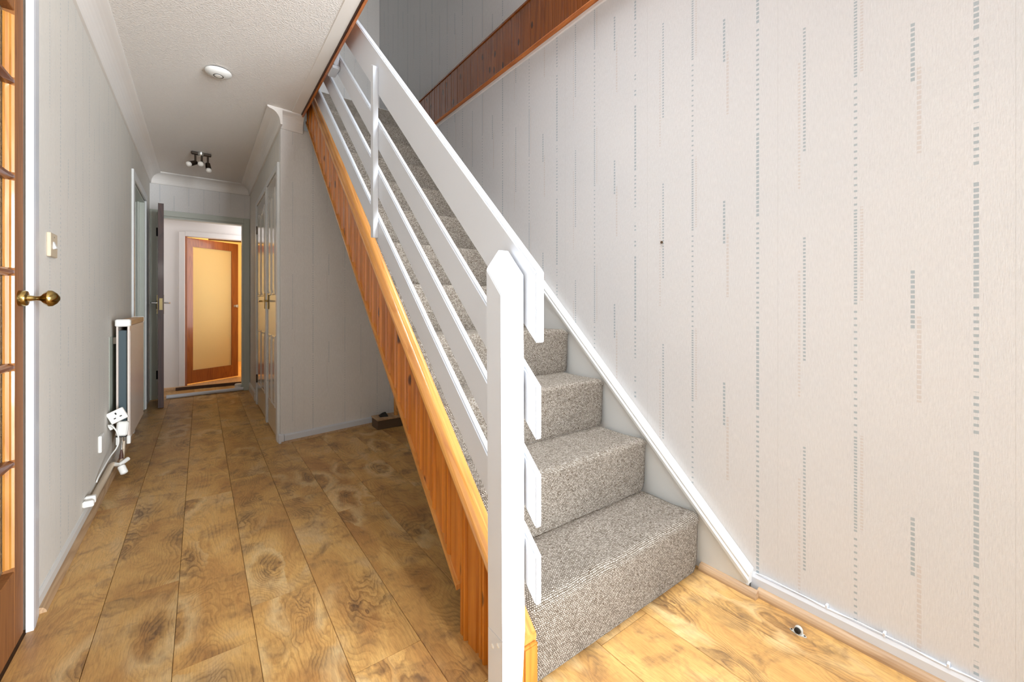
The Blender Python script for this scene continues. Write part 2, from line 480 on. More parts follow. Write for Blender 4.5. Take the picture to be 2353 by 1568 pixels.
def lathe(name, prof, origin, direction, mat, parent=None, n=24):
    """prof = list of (distance along axis, radius)"""
    d = Vector(direction).normalized(); o = Vector(origin)
    bm = bmesh.new()
    ref = Vector((0, 0, 1)) if abs(d.z) < 0.9 else Vector((1, 0, 0))
    a = (ref - d * ref.dot(d)).normalized(); b = d.cross(a)
    rings = []
    for s, r in prof:
        r = max(r, 0.0002)
        rings.append([bm.verts.new(o + d * s + (a * math.cos(2 * PI * k / n) + b * math.sin(2 * PI * k / n)) * r) for k in range(n)])
    for i in range(len(rings) - 1):
        for k in range(n):
            bm.faces.new([rings[i][k], rings[i][(k + 1) % n], rings[i + 1][(k + 1) % n], rings[i + 1][k]])
    bm.faces.new(rings[0][::-1]); bm.faces.new(rings[-1])
    ob = from_bm(name, bm, mat, parent, None, True)
    ob.data.set_sharp_from_angle(angle=math.radians(40))
    return ob


def thing(name, label, cat, loc, group=None):
    o = bpy.data.objects.new(name, None); C.objects.link(o); o.location = loc
    o.empty_display_size = 0.05
    return tag(o, label, cat, group)


def tag(o, label, cat, group=None):
    o['label'] = label; o['category'] = cat
    if group: o['group'] = group
    return o


def struct(o, label=None):
    o['kind'] = 'structure'
    if label: o['label'] = label
    return o


# ------------------------------------------------------------------ dimensions
XL, XR = -0.44, 1.605
YE = 5.90            # end wall of the hall
H = 2.44             # hall ceiling
HU = 2.69            # upper floor level
YF = -1.30           # front wall behind the camera
XE = 0.597           # edge of the stairwell opening
YC = 3.497           # closet wall

# ------------------------------------------------------------------ walls
# left wall, with the glazed pine door opening and the plain doorway
bm = bmesh.new()
T = 0.10
for (y0, y1, z0, z1) in [(YF, 1.13, -0.05, H), (1.13, 1.99, 2.03, H), (1.99, 4.52, -0.05, H), (4.52, 5.40, 2.04, H), (5.40, YE + 0.12, -0.05, H)]:
    add_box(bm, XL - T, XL, y0, y1, z0, z1)
wl = struct(from_bm('wall_left', bm, M['paper_yl']))
# right wall, one plane from the floor to the upstairs ceiling
bm = bmesh.new()
for (y0, y1, z0, z1) in [(YF, -1.15, -0.05, 5.05), (-1.15, -0.30, -0.05, 0.90), (-1.15, -0.30, 2.15, 5.05), (-0.30, 4.65, -0.05, 5.05)]:
    add_box(bm, XR, XR + 0.1, y0, y1, z0, z1)
wr = struct(from_bm('wall_right', bm, M['paper_y']))
bm = bmesh.new()
for (y0, y1, z0, z1) in [(-1.15, -1.10, 0.9, 2.15), (-0.35, -0.30, 0.9, 2.15), (-1.10, -0.35, 0.9, 0.95), (-1.10, -0.35, 2.10, 2.15)]:
    add_box(bm, XR + 0.03, XR + 0.08, y0, y1, z0, z1)
struct(from_bm('added_window', bm, M['white']))  # unseen frame and wall opening added to admit the side fill
# hall right wall beyond the closet corner
bm = bmesh.new()
add_box(bm, 0.472, 0.55, YC + 0.08, YE + 0.12, -0.05, H)
wh = struct(from_bm('wall_hall_right', bm, M['paper_yl']))
# closet wall, slightly out of square
ang = 0.15
cx = lambda d: 0.472 + d
cy = lambda d: YC + ang * d
bm = bmesh.new()
add_prism(bm, [(0.472, YC), (0.632, YC + ang * 0.16), (0.632, YC + ang * 0.16 + 0.08), (0.472, YC + 0.08)], -0.05, H, 'Z')
add_prism(bm, [(0.632, YC + ang * 0.16), (1.60, YC + ang * 1.128), (1.60, YC + ang * 1.128 + 0.08), (0.632, YC + ang * 0.16 + 0.08)], -0.05, 2.36, 'Z')
wc = struct(from_bm('wall_closet', bm, M['paper_x']))
# end wall with its doorway
bm = bmesh.new()
add_box(bm, XL - 0.1, -0.375, YE, YE + 0.10, -0.05, H)
add_box(bm, 0.415, 0.60, YE, YE + 0.10, -0.05, H)
add_box(bm, -0.375, 0.415, YE, YE + 0.10, 1.995, H)
struct(from_bm('wall_end', bm, M['paper_x']))
# front wall behind the camera with the wide opening for the front door and window
bm = bmesh.new()
add_box(bm, XL - 0.1, -0.30, YF - 0.1, YF, -0.05, 5.05)
add_box(bm, 1.53, XR + 0.1, YF - 0.1, YF, -0.05, 5.05)
add_box(bm, -0.30, 1.53, YF - 0.1, YF, 2.40, 3.30)
add_box(bm, -0.30, 1.53, YF - 0.1, YF, 4.50, 5.05)
add_box(bm, 0.80, 1.53, YF - 0.1, YF, 3.30, 4.50)
struct(from_bm('wall_front', bm, M['paper_x']))
struct(box('door_1_leaf', -0.25, 0.57, YF - 0.07, YF - 0.03, 0.05, 2.35, M['offwhite']))  # unseen solid leaf added to keep daylight off the near left wall
for nm, x0, x1, z0, z1 in (('door_1', -0.30, 0.62, 0.0, 2.40), ('window_1', 0.62, 1.53, 0.0, 2.40), ('window_2', -0.30, 0.80, 3.30, 4.50)):
    bm = bmesh.new(); f = 0.05
    add_box(bm, x0, x0 + f, YF - 0.08, YF - 0.02, z0, z1); add_box(bm, x1 - f, x1, YF - 0.08, YF - 0.02, z0, z1)
    add_box(bm, x0 + f, x1 - f, YF - 0.08, YF - 0.02, z0, z0 + f); add_box(bm, x0 + f, x1 - f, YF - 0.08, YF - 0.02, z1 - f, z1)
    struct(from_bm(nm, bm, M['white']))

# upstairs
struct(box('wall_upper_end', XE - 0.9, XR, 4.65, 4.75, HU, 5.05, M['paper_x']))
struct(box('wall_upper_left', XL - 0.1, XL, YF, 4.65, HU, 5.05, M['paper_yl']))
struct(box('ceiling_upper', XL - 0.1, XR + 0.1, YF - 0.1, 4.75, 5.05, 5.10, M['ceil']))
struct(box('floor_landing', XE + 0.002, XR, 3.51, 4.65, HU - 0.20, HU - 0.002, M['ceil']))
# hall ceiling slab (artex below), margin band at the stairwell edge
struct(box('ceiling', XL - 0.1, 0.533, YF, YE + 0.1, H, HU, M['artex']), 'textured off-white hall ceiling')
tr = struct(box('trim_1', 0.533, XE, YF, 3.50, H - 0.004, HU, M['ceil'], bev=0.002), 'smooth painted margin along the stairwell edge of the ceiling')
struct(box('ceiling_hall_rear', 0.533, 0.60, 3.50, YE + 0.1, H, HU, M['artex']))

# living room beyond the glazed door (only glimpsed through its obscure panes)
bm = bmesh.new()
add_box(bm, -3.4, XL - T, -0.2, -0.1, 0, 2.4); add_box(bm, -3.4, XL - T, 2.5, 2.6, 0, 2.4)
add_box(bm, -3.4, -3.3, -0.1, 2.5, 0, 2.4); add_box(bm, -3.3, XL - T, -0.1, 2.5, 2.4, 2.44)
struct(from_bm('wall_living_room', bm, M['kitchen_wall']))
struct(box('floor_living_room', -3.4, XL - T, -0.2, 2.6, -0.05, 0.0, M['box_wood']))
# dark room behind the plain doorway
bm = bmesh.new()
add_box(bm, -1.8, XL - T, 4.35, 4.42, 0, 2.4); add_box(bm, -1.8, XL - T, 5.5, 5.57, 0, 2.4)
add_box(bm, -1.87, -1.8, 4.35, 5.57, 0, 2.4); add_box(bm, -1.87, XL - T, 4.35, 5.57, 2.4, 2.44)
struct(from_bm('wall_side_room', bm, M['white_wall']))
struct(box('floor_side_room', -1.87, XL - T, 4.35, 5.57, -0.05, 0.0, M['box_wood']))

# rear lobby and the lit room behind it
YI = 6.42
bm = bmesh.new()
add_box(bm, XL - 0.1, -0.155, YI, YI + 0.08, -0.05, H)
add_box(bm, 0.56, 1.2, YI, YI + 0.08, -0.05, H)
add_box(bm, -0.155, 0.56, YI, YI + 0.08, 1.85, H)
add_box(bm, XL - 0.1, XL, YE + 0.1, YI, -0.05, H)
add_box(bm, 0.66, 0.74, YE + 0.1, YI, -0.05, H)
struct(from_bm('wall_lobby', bm, M['white_wall']))
struct(box('ceiling_lobby', XL - 0.1, 1.2, YE + 0.1, YI + 0.08, H, H + 0.05, M['ceil']))
bm = bmesh.new()
add_box(bm, -1.6, -1.5, YI + 0.08, 8.7, 0, 2.6); add_box(bm, 1.2, 1.3, YI + 0.08, 8.7, 0, 2.6)
add_box(bm, -1.5, 1.2, 8.6, 8.7, 0, 2.6); add_box(bm, -1.5, XL - 0.1, YI, YI + 0.08, 0, 2.6)
add_box(bm, -1.6, 1.3, YI + 0.08, 8.7, 2.55, 2.6)
struct(from_bm('wall_kitchen', bm, M['kitchen_wall']))
struct(box('floor_kitchen', -1.5, 1.2, YI - 0.06, 8.6, -0.05, 0.035, M['shelf_wood']))
struct(box('trim_2', -0.24, 0.62, YI - 0.085, YI - 0.06, 0.0, 0.036, M['tan_floor_dark']), 'dark edge of the raised kitchen floor')
struct(box('gap_shade_board', 0.08, 1.2, 6.98, 7.06, 1.90, 2.55, M['dark_door']), 'dark board added to paint the unlit gap over the far door')  # added dark board standing in for the unlit room above the leaf
# white lining and casing of the inner doorway
bm = bmesh.new()
add_box(bm, -0.215, -0.155, YI - 0.018, YI, 0.036, 1.90, 0.004); add_box(bm, -0.155, 0.56, YI - 0.018, YI, 1.85, 1.91, 0.004)
struct(from_bm('trim_3', bm, M['white_wall']), 'white casing round the inner doorway')

# ------------------------------------------------------------------ floor: laminate planks
fl = struct(box('floor', XL - 0.1, XR + 0.05, YF, YI - 0.06, -0.05, -0.006, M['under']), 'golden oak laminate floor laid in long planks')
rows = [(-0.44, -0.267, 0.35), (-0.267, -0.065, 0.72), (-0.065, 0.137, 1.50), (0.137, 0.339, 0.40), (0.339, 0.541, 1.194),
        (0.541, 0.746, 0.30), (0.746, 0.968, 1.02), (0.968, 1.19, 0.85), (1.19, 1.414, 0.05), (1.414, 1.60, -0.30)]
PL = 1.27
random.seed(21)
for (x0, x1, ye) in rows:
    if abs(x0 - 0.541) < 0.01: PLr = 1.21; ye = 0.96
    else: PLr = PL
    y = ye
    while y > YF: y -= PLr
    ymax = YI - 0.085 if x0 < 0.5 else 3.72
    while y < ymax:
        y0, y1 = max(y, YF + 0.002), min(y + PLr, ymax)
        if y1 - y0 > 0.03:
            bm = bmesh.new()
            g = 0.0006
            X0, X1, Y0, Y1 = x0 + g, x1 - g, y0 + g, y1 - g
            b = 0.0013
            lo = [(X0, Y0), (X1, Y0), (X1, Y1), (X0, Y1)]
            hi = [(X0 + b, Y0), (X1 - b, Y0), (X1 - b, Y1), (X0 + b, Y1)]
            cxp, cyp = (X0 + X1) / 2, (Y0 + Y1) / 2
            v0 = [bm.verts.new((a - cxp, c - cyp, -0.0055)) for a, c in lo]
            v1 = [bm.verts.new((a - cxp, c - cyp, -0.0012)) for a, c in lo]
            v2 = [bm.verts.new((a - cxp, c - cyp, 0.0)) for a, c in hi]
            bm.faces.new(v0[::-1]); bm.faces.new(v2)
            for i in range(4):
                j = (i + 1) % 4
                bm.faces.new([v0[i], v0[j], v1[j], v1[i]]); bm.faces.new([v1[i], v1[j], v2[j], v2[i]])
            me = bpy.data.meshes.new('plank'); bm.to_mesh(me); bm.free(); me.materials.append(M['floor'])
            o = bpy.data.objects.new('plank', me); C.objects.link(o); o.parent = fl; o.location = (cxp, cyp, 0)
        y += PLr

# ------------------------------------------------------------------ skirtings and beading
def bead_poly(x, s, r=0.02):
    """quadrant against plane x, pointing to side s; returned as (x, z)"""
    return [(x, 0.0)] + [(x + s * r * math.cos(a), r * math.sin(a) * 1.05) for a in [i * PI / 2 / 5 for i in range(6)]]

def skirt_poly(x, s, h=0.075, t=0.014):
    return [(x, 0), (x + s * t, 0), (x + s * t, h - 0.012), (x + s * (t - 0.005), h), (x, h)]

struct(prism('baseboard_left', skirt_poly(XL, 1, 0.062, 0.008), 2.05, 4.385, M['offwhite'], axis='Y'))
struct(prism('trim_4', bead_poly(XL + 0.008, 1, 0.019), 2.05, 4.385, M['bead'], axis='Y'), 'brown laminate beading along the left skirting')
struct(prism('baseboard_right', skirt_poly(XR, -1, 0.062, 0.016), YF, 0.695, M['white'], axis='Y'))
struct(prism('trim_5', bead_poly(XR - 0.016, -1, 0.024), YF, 0.668, M['bead'], axis='Y'), 'laminate beading along the right skirting')
struct(prism('trim_6', bead_poly(1.566, -1, 0.024), 0.66, 0.868, M['bead'], axis='Y'), 'short laminate beading in front of the stair string')
# closet wall skirting
def along(d, off, z):   # point on the closet wall, off in front of it
    return (0.472 + d + off * ang, YC + ang * d - off, z)
def wallrun(name, prof, d0, d1, mat):
    bm = bmesh.new(); a = [bm.verts.new(along(d0, o, z)) for o, z in prof]; b = [bm.verts.new(along(d1, o, z)) for o, z in prof]
    n = len(prof); bm.faces.new(a); bm.faces.new(b[::-1])
    for i in range(n): bm.faces.new([a[i], a[(i + 1) % n], b[(i + 1) % n], b[i]])
    return from_bm(name, bm, mat)
skp = [(0, 0.012), (0.014, 0.012), (0.014, 0.052), (0.009, 0.062), (0, 0.062)]
struct(wallrun('baseboard_closet', skp, 0.022, 0.70, M['white']))
struct(wallrun('baseboard_closet_rear', skp, 0.712, 1.10, M['offwhite']))
struct(box('trim_7', 0.458, 0.4935, 3.480, 3.515, 0.0, 0.066, M['white'], bev=0.003), 'white skirting block at the closet corner')
struct(wallrun('trim_8', [(0, 0), (0.030, 0), (0.026, 0.010), (0.016, 0.014), (0, 0.014)], 0.0, 0.70, M['bead']), 'laminate beading below the closet skirting')
struct(prism('baseboard_hall_right', skirt_poly(0.472, -1, 0.09, 0.016), 5.19, YE, M['offwhite'], axis='Y'))

# coving
def cove(dirx):
    pts = [(0, 0)]
    out = [(0.000, -0.115), (0.012, -0.115), (0.014, -0.105)]
    for i in range(1, 7):
        a = PI / 2 * i / 7
        out.append((0.014 + 0.070 * (1 - math.cos(a)), -0.105 + 0.088 * math.sin(a)))
    out += [(0.086, -0.014), (0.095, -0.010), (0.095, 0.0)]
    return [(dirx * p, q) for p, q in pts + out]
bm = bmesh.new(); add_prism(bm, [(XL + p, H + q) for p, q in cove(1)], YF, YE, 'Y')
struct(from_bm('trim_9', bm, M['coving'], smooth=False), 'coving along the left wall')
bm = bmesh.new(); add_prism(bm, [(0.472 + p, H + q) for p, q in cove(-1)], YC - 0.09, YE, 'Y')
struct(from_bm('trim_10', bm, M['coving']), 'coving along the hall right wall')
bm = bmesh.new(); add_prism(bm, [(YE + p, H + q) for p, q in cove(-1)], XL, 0.472, 'X')
struct(from_bm('trim_11', bm, M['coving']), 'coving across the end wall')
bm = bmesh.new()
cp = cove(-1)
ca = [bm.verts.new((0.472 + p * 1.0, YC + p * 1.0, H + q)) for p, q in cp]
cb = [bm.verts.new((0.622, YC + 0.022 + p, H + q)) for p, q in cp]
bm.faces.new(ca); bm.faces.new(cb[::-1])
for i in range(len(cp)):
    j = (i + 1) % len(cp)
    bm.faces.new([ca[i], ca[j], cb[j], cb[i]])
struct(from_bm('trim_12', bm, M['coving']), 'white coving return on the closet wall')

# ------------------------------------------------------------------ glazed pine door on the left
YD0, YD1 = 1.17, 1.955
dr = struct(thing('door_2', 'varnished timber door with small obscure glass panes, brass knob', 'door', (XL, YD1, 0)))
del dr['category']
xo, xi = XL - 0.004, XL - 0.048      # outer (hall) face and back face
box('stile', xi, xo, 1.878, YD1, 0.006, 2.02, M['door_brown'], dr, 0.002)
box('stile', xi, xo, YD0, 1.25, 0.006, 2.02, M['door_brown'], dr, 0.002)
box('rail', xi, xo, 1.25, 1.878, 0.006, 0.235, M['door_brown'], dr, 0.002)
box('rail', xi, xo, 1.25, 1.878, 1.90, 2.02, M['door_brown'], dr, 0.002)
zb = [0.235, 0.555, 0.842, 1.125, 1.408, 1.69, 1.90]
for i in range(6):
    z0, z1 = zb[i], zb[i + 1]
    if i:
        prism('glazing_bar', [(xi, z0 - 0.012), (xi, z0 + 0.012), (xo - 0.012, z0 + 0.012), (xo, z0 + 0.004), (xo, z0 - 0.004), (xo - 0.012, z0 - 0.012)], 1.25, 1.878, M['bar_brown'], dr, 'Y')
    for (a, b) in ((1.252, 1.563), (1.565, 1.876)):
        # bright side moulding on the far reveal of each pane
        gp = box('glass_pane', XL - 0.030, XL - 0.026, a, b, z0 + 0.006, z1 - 0.006, M['glass'], dr)
    prism('pane_bead', [(xo, 1.878), (xo - 0.006, 1.876), (xo - 0.009, 1.871), (xo - 0.017, 1.869), (xo - 0.019, 1.866), (xo - 0.021, 1.866), (xo - 0.021, 1.878)],
          z0 + 0.012, z1 - 0.012, M['door_pine'], dr, 'Z')
box('glazing_bar', xi - 0.0005, xo + 0.001, 1.553, 1.575, 0.235, 1.90, M['bar_brown'], dr, 0.004)
kb = lathe('door_knob', [(0, 0.024), (0.014, 0.024), (0.017, 0.022), (0.018, 0.010), (0.026, 0.0085), (0.036, 0.0065), (0.043, 0.0075), (0.046, 0.010),
                         (0.052, 0.018), (0.062, 0.0255), (0.070, 0.0245), (0.080, 0.016), (0.086, 0.006), (0.087, 0.0)],
           (xo, 1.917, 1.047), (1, -0.02, 0), M['brass'], dr, 28)
# white architrave beside it and above it
ar = struct(prism('trim_13', [(XL, YD1 + 0.003), (XL + 0.017, YD1 + 0.003), (XL + 0.017, YD1 + 0.022), (XL + 0.010, 2.045), (XL, 2.048)], 0, 2.09, M['white'], axis='Z'), 'white architrave beside the glazed timber door')
struct(box('trim_14', XL, XL + 0.016, YD0 - 0.09, YD1 + 0.003, 2.03, 2.10, M['white'], bev=0.003), 'white head architrave over the glazed door')

# ------------------------------------------------------------------ left doorway further down the hall
bm = bmesh.new()
add_box(bm, XL, XL + 0.015, 4.435, 4.52, 0, 2.10, 0.003); add_box(bm, XL, XL + 0.015, 5.40, 5.475, 0, 2.10, 0.003); add_box(bm, XL, XL + 0.015, 4.52, 5.40, 2.03, 2.10, 0.003)
struct(from_bm('trim_15', bm, M['offwhite']), 'white architrave round the doorway past the radiator')
bm = bmesh.new()
add_box(bm, XL - 0.10, XL, 5.375, 5.40, 0, 2.03); add_box(bm, XL - 0.10, XL, 4.52, 4.54, 0, 2.03); add_box(bm, XL - 0.10, XL, 4.54, 5.375, 2.01, 2.03)
add_box(bm, XL - 0.05, XL - 0.035, 5.35, 5.375, 0, 2.01)
struct(from_bm('trim_16', bm, M['greenish']), 'pale door lining in the open left doorway')

# ------------------------------------------------------------------ cupboard doors on the hall right wall
xw = 0.472
dn = {}
def cupboard_door(num, y0, y1, zt, hy, label):
    d = thing('door_%d' % num, label, 'door', (xw, y0, 0)); struct(d); del d['category']
    bm = bmesh.new(); add_box(bm, xw - 0.010, xw, y0, y1, 0.012, zt, 0.002)
    leaf = from_bm('door_leaf', bm, M['door_gloss'], d)
    w_ = (y1 - y0); m_ = 0.085
    cols = [(y0 + m_, y0 + w_ / 2 - 0.025), (y0 + w_ / 2 + 0.025, y1 - m_)]
    for k, (a, b) in enumerate(cols):
        for (za, zbb, arch) in ((0.22, 0.78, False), (0.90, 1.0, False), (1.10, zt - 0.14, True)):
            if za == 0.90: continue
            pts = [(a, za), (b, za), (b, zbb)]
            if arch:
                n = 8
                for i in range(1, n):
                    f = i / n; y = b + (a - b) * f
                    q = f if k == 0 else 1 - f
                    pts.append((y, zbb + 0.05 * math.sin(q * PI / 2 * 1.0) * (1 if True else 0) * math.sin(PI * min(1, 1.0 - q * 0.5))))
            pts.append((a, zbb))
            # raised rim: outer moulding ring then field
            cxm = sum(p[0] for p in pts) / len(pts); czm = sum(p[1] for p in pts) / len(pts)
            bm = bmesh.new()
            def ring(off, x):
                out = []
                for (y, z) in pts:
                    sy = (b - a) / 2; sz = (zbb - za) / 2
                    fy = (sy - off) / sy; fz = (sz - off) / sz
                    out.append(bm.verts.new((x, (a + b) / 2 + (y - (a + b) / 2) * fy, (za + zbb) / 2 + (z - (za + zbb) / 2) * fz)))
                return out
            R = [ring(0.0, xw - 0.010), ring(0.006, xw - 0.015), ring(0.014, xw - 0.015), ring(0.022, xw - 0.0105), ring(0.030, xw - 0.0105), ring(0.045, xw - 0.014)]
            for p_, q_ in zip(R, R[1:]):
                for i in range(len(pts)):
                    j = (i + 1) % len(pts); bm.faces.new([p_[i], p_[j], q_[j], q_[i]])
            bm.faces.new(R[-1])
            from_bm('door_panel', bm, M['door_gloss'], leaf)
    dn[num] = d
    hp = box('handle_plate', xw - 0.017, xw - 0.010, hy - 0.02, hy + 0.02, 0.985, 1.125, M['brass'], d, 0.003)
    dirn = 1 if hy - y0 < w_ / 2 else -1
    tube('lever', [(xw - 0.016, hy, 1.055), (xw - 0.045, hy, 1.055), (xw - 0.050, hy + dirn * 0.02, 1.055), (xw - 0.048, hy + dirn * 0.105, 1.052)], [0.008, 0.008, 0.008, 0.006], M['brass'], hp)
    return d

cupboard_door(3, 3.605, 4.165, 2.035, 4.10, 'white gloss panelled cupboard door nearer the closet corner')
cupboard_door(4, 4.255, 4.985, 2.025, 4.33, 'white gloss panelled cupboard door nearer the end of the hall')
bm = bmesh.new()
for (a, b, z) in ((3.525, 3.60, 2.085), (4.17, 4.25, 2.075), (4.99, 5.07, 2.075)):
    add_box(bm, xw - 0.019, xw, a, b, 0, z, 0.003)
add_box(bm, xw - 0.019, xw, 3.60, 4.17, 2.04, 2.085, 0.003); add_box(bm, xw - 0.019, xw, 4.25, 4.99, 2.03, 2.075, 0.003)
struct(from_bm('trim_17', bm, M['offwhite']), 'white frames of the pair of cupboard doors')
for (y, z) in ((4.975, 1.78), (4.975, 0.27)):
    box('hinge', xw - 0.022, xw - 0.009, y - 0.008, y + 0.008, z - 0.04, z + 0.04, M['nickel'], dn[4])

# ------------------------------------------------------------------ end doorway frame
bm = bmesh.new()
add_box(bm, 0.408, 0.470, YE - 0.015, YE, 0, 2.045, 0.003)
add_box(bm, -0.438, -0.375, YE - 0.015, YE, 0, 2.045, 0.003)
add_box(bm, -0.375, 0.408, YE - 0.015, YE, 1.985, 2.045, 0.003)
add_box(bm, 0.390, 0.414, YE, YE + 0.10, 0, 1.985); add_box(bm, -0.374, -0.350, YE, YE + 0.10, 0, 1.985); add_box(bm, -0.35, 0.39, YE, YE + 0.10, 1.965, 1.985)
struct(from_bm('trim_18', bm, M['greenish']), 'pale painted frame of the doorway at the end of the hall')
# white strip across the threshold
tg = tag(tube('threshold_strip', [(-0.300, 5.851, 0.022), (0.404, 5.892, 0.022)], 0.020, M['white'], None, 14), 'white rounded strip lying across the end doorway threshold', 'threshold strip')
tg2 = tag(lathe('floor_cap', [(0, 0.036), (0.004, 0.040), (0.072, 0.040), (0.080, 0.032), (0.082, 0.0)], (0.360, 5.945, 0.001), (0, 0, 1), M['plastic'], None, 20), 'short white round cap standing at the right end of the threshold strip', 'cap')

# ------------------------------------------------------------------ dark door standing open
dd = thing('dark_door', 'dark brown door standing open towards the hall, seen edge on', 'door', (-0.36, 5.87, 0))
def obox(bm, hx, hy, tx, ty, thick, z0, z1, s0, s1, o0=0.0, o1=None):
    """box along the line hinge->tip; s0..s1 distance along, thickness to the right side"""
    d = Vector((tx - hx, ty - hy, 0)); L = d.length; d.normalize(); n = Vector((d.y, -d.x, 0))
    o1 = thick if o1 is None else o1
    vs = []
    for z in (z0, z1):
        for s, o in ((s0, o0), (s1, o0), (s1, o1), (s0, o1)):
            p = Vector((hx, hy, 0)) + d * s + n * o; vs.append(bm.verts.new((p.x, p.y, z)))
    for f in ((0, 1, 2, 3), (7, 6, 5, 4), (0, 4, 5, 1), (1, 5, 6, 2), (2, 6, 7, 3), (3, 7, 4, 0)):
        bm.faces.new([vs[i] for i in f])
hx, hy, tx, ty = -0.368, 5.865, -0.338, 5.36
bm = bmesh.new(); obox(bm, hx, hy, tx, ty, 0.044, 0.006, 2.02, 0, 0.506, -0.044, 0)
from_bm('door_leaf', bm, M['dark_door'], dd)
from_bm('lock_plate', (lambda b: (obox(b, hx, hy, tx, ty, 0, 0.97, 1.085, 0.505, 0.509, -0.035, -0.010), b)[1])(bmesh.new()), M['dull_brass'], dd)
for s in (-0.046, 0.002):
    from_bm('handle_plate', (lambda b: (obox(b, hx, hy, tx, ty, 0, 0.93, 1.12, 0.43, 0.468, s, s + 0.006), b)[1])(bmesh.new()), M['dull_brass'], dd)
tube('lever', [(-0.296, 5.415, 1.04), (-0.262, 5.413, 1.04), (-0.255, 5.44, 1.04), (-0.260, 5.54, 1.037)], 0.008, M['steel'], dd)
tube('lever', [(-0.345, 5.405, 1.04), (-0.385, 5.403, 1.04), (-0.392, 5.43, 1.04), (-0.396, 5.54, 1.037)], 0.008, M['steel'], dd)
for z in (0.27, 1.02, 1.80):
    box('hinge', -0.384, -0.366, 5.845, 5.862, z - 0.045, z + 0.045, M['black'], dd)
# junk shadow corner: small dark doormat edge piece behind the dark door
# ------------------------------------------------------------------ far timber door with yellow pane
fd = thing('far_door', 'orange-brown timber door with one large amber-lit pane, ajar beyond the hall', 'door', (-0.15, YI + 0.03, 0.05))
fhx, fhy = -0.150, YI + 0.015
ang2 = math.atan2(0.354, 0.553)
ftx, fty = fhx + 0.66 * math.cos(ang2), fhy + 0.66 * math.sin(ang2)
def fpart(name, s0, s1, z0, z1, mat, o0=-0.038, o1=0.0):
    bm = bmesh.new(); obox(bm, fhx, fhy, ftx, fty, 0.04, z0, z1, s0, s1, o0, o1)
    return from_bm(name, bm, mat, fd)
fpart('stile', 0.0, 0.085, 0.052, 1.84, M['far_door'])
fpart('stile', 0.575, 0.66, 0.052, 1.84, M['far_door'])
fpart('rail', 0.085, 0.575, 1.735, 1.84, M['far_door'])
fpart('rail', 0.085, 0.575, 0.052, 0.21, M['far_door'])
fpart('glass_pane', 0.085, 0.575, 0.21, 1.735, M['amber'], -0.022, -0.016)
d2 = Vector((math.cos(ang2), math.sin(ang2), 0)); n2 = Vector((d2.y, -d2.x, 0))
kp = Vector((fhx, fhy, 1.0)) + d2 * 0.615
lathe('door_knob', [(0, 0.016), (0.004, 0.016), (0.006, 0.007), (0.025, 0.007), (0.032, 0.018), (0.045, 0.020), (0.054, 0.010), (0.055, 0)], kp, n2, M['plastic_y'], fd, 16)
struct(prism('trim_19', [(-0.155, YI), (-0.135, YI), (-0.135, YI + 0.012), (-0.155, YI + 0.012)], 0.036, 1.85, M['far_door'], axis='Z'), 'thin dark timber stop of the inner doorway')

# ------------------------------------------------------------------ stairs
R_, G_, Y0_, N_ = 0.2245, 0.2405, 0.868, 12
SX0, SX1 = 0.700, 1.552
SL = R_ / G_
st = thing('staircase', 'straight staircase with beige looped carpet and pine-clad side', 'staircase', (1.1, Y0_, 0))
for k in range(N_):
    yb = Y0_ + G_ * k; zt = R_ * (k + 1); zbm = R_ * k
    rr = 0.026 if k == 0 else 0.020
    # profile in (y,z) from riser foot over rounded nosing to the back of the tread
    prof = [(yb + 0.004, zbm), (yb - 0.002, zbm + 0.03), (yb - 0.005, zbm + R_ * 0.5), (yb - 0.008, zt - rr - 0.01)]
    for i in range(0, 7):
        a = PI - i * PI / 2 / 6
        prof.append((yb - 0.008 + rr + rr * math.cos(a), zt - rr + rr * math.sin(a)))
    prof += [(yb + G_ * 0.5, zt - 0.003), (yb + G_ + 0.003, zt)]
    bm = bmesh.new(); uvl = bm.loops.layers.uv.new('UVMap')
    nx = 24
    xs0, xs1 = SX0, SX1
    grid = []; arc = [0]
    for a, b in zip(prof, prof[1:]): arc.append(arc[-1] + math.hypot(b[0] - a[0], b[1] - a[1]))
    er = 0.016
    for j in range(nx + 1):
        f = j / nx; x = xs0 + (xs1 - xs0) * f
        colv = []
        for i, (y, z) in enumerate(prof):
            # round the carpet over at its free sides (pull in near the edges)
            de = min(x - xs0, xs1 - x); dip = 0.0
            if de < er: dip = er - math.sqrt(max(er * er - (er - de) ** 2, 0))
            yy, zz_ = y, z
            if i < 4: yy = y + dip * 0.8
            elif i < 11: yy = y + dip * 0.6; zz_ = z - dip * 0.6
            else: zz_ = z - dip * 0.8
            if k == 0 and 3 <= i <= 11:
                zz_ -= 0.005 * math.sin(f * PI * 3) ** 2 * (1 if i > 5 else 0.4)
            colv.append(bm.verts.new((x, yy, zz_)))
        grid.append(colv)
    for j in range(nx):
        for i in range(len(prof) - 1):
            fc = bm.faces.new([grid[j][i], grid[j + 1][i], grid[j + 1][i + 1], grid[j][i + 1]]); fc.smooth = True
            for lp, (jj, ii) in zip(fc.loops, ((j, i), (j + 1, i), (j + 1, i + 1), (j, i + 1))):
                lp[uvl].uv = (xs0 + (xs1 - xs0) * jj / nx + k * 0.37, arc[ii] + k * 0.471)
    for f_ in ([v for v in grid[0]], [v for v in grid[-1]][::-1]):
        p = f_[-1].co; q = bm.verts.new((p.x, yb + G_, zbm))
        fc = bm.faces.new(f_ + [q])
        for lp in fc.loops: lp[uvl].uv = (lp.vert.co.y, lp.vert.co.z)
    me = bpy.data.meshes.new('carpeted_step'); bm.to_mesh(me); bm.free()
    link('carpeted_step', me, M['carpet'], st)

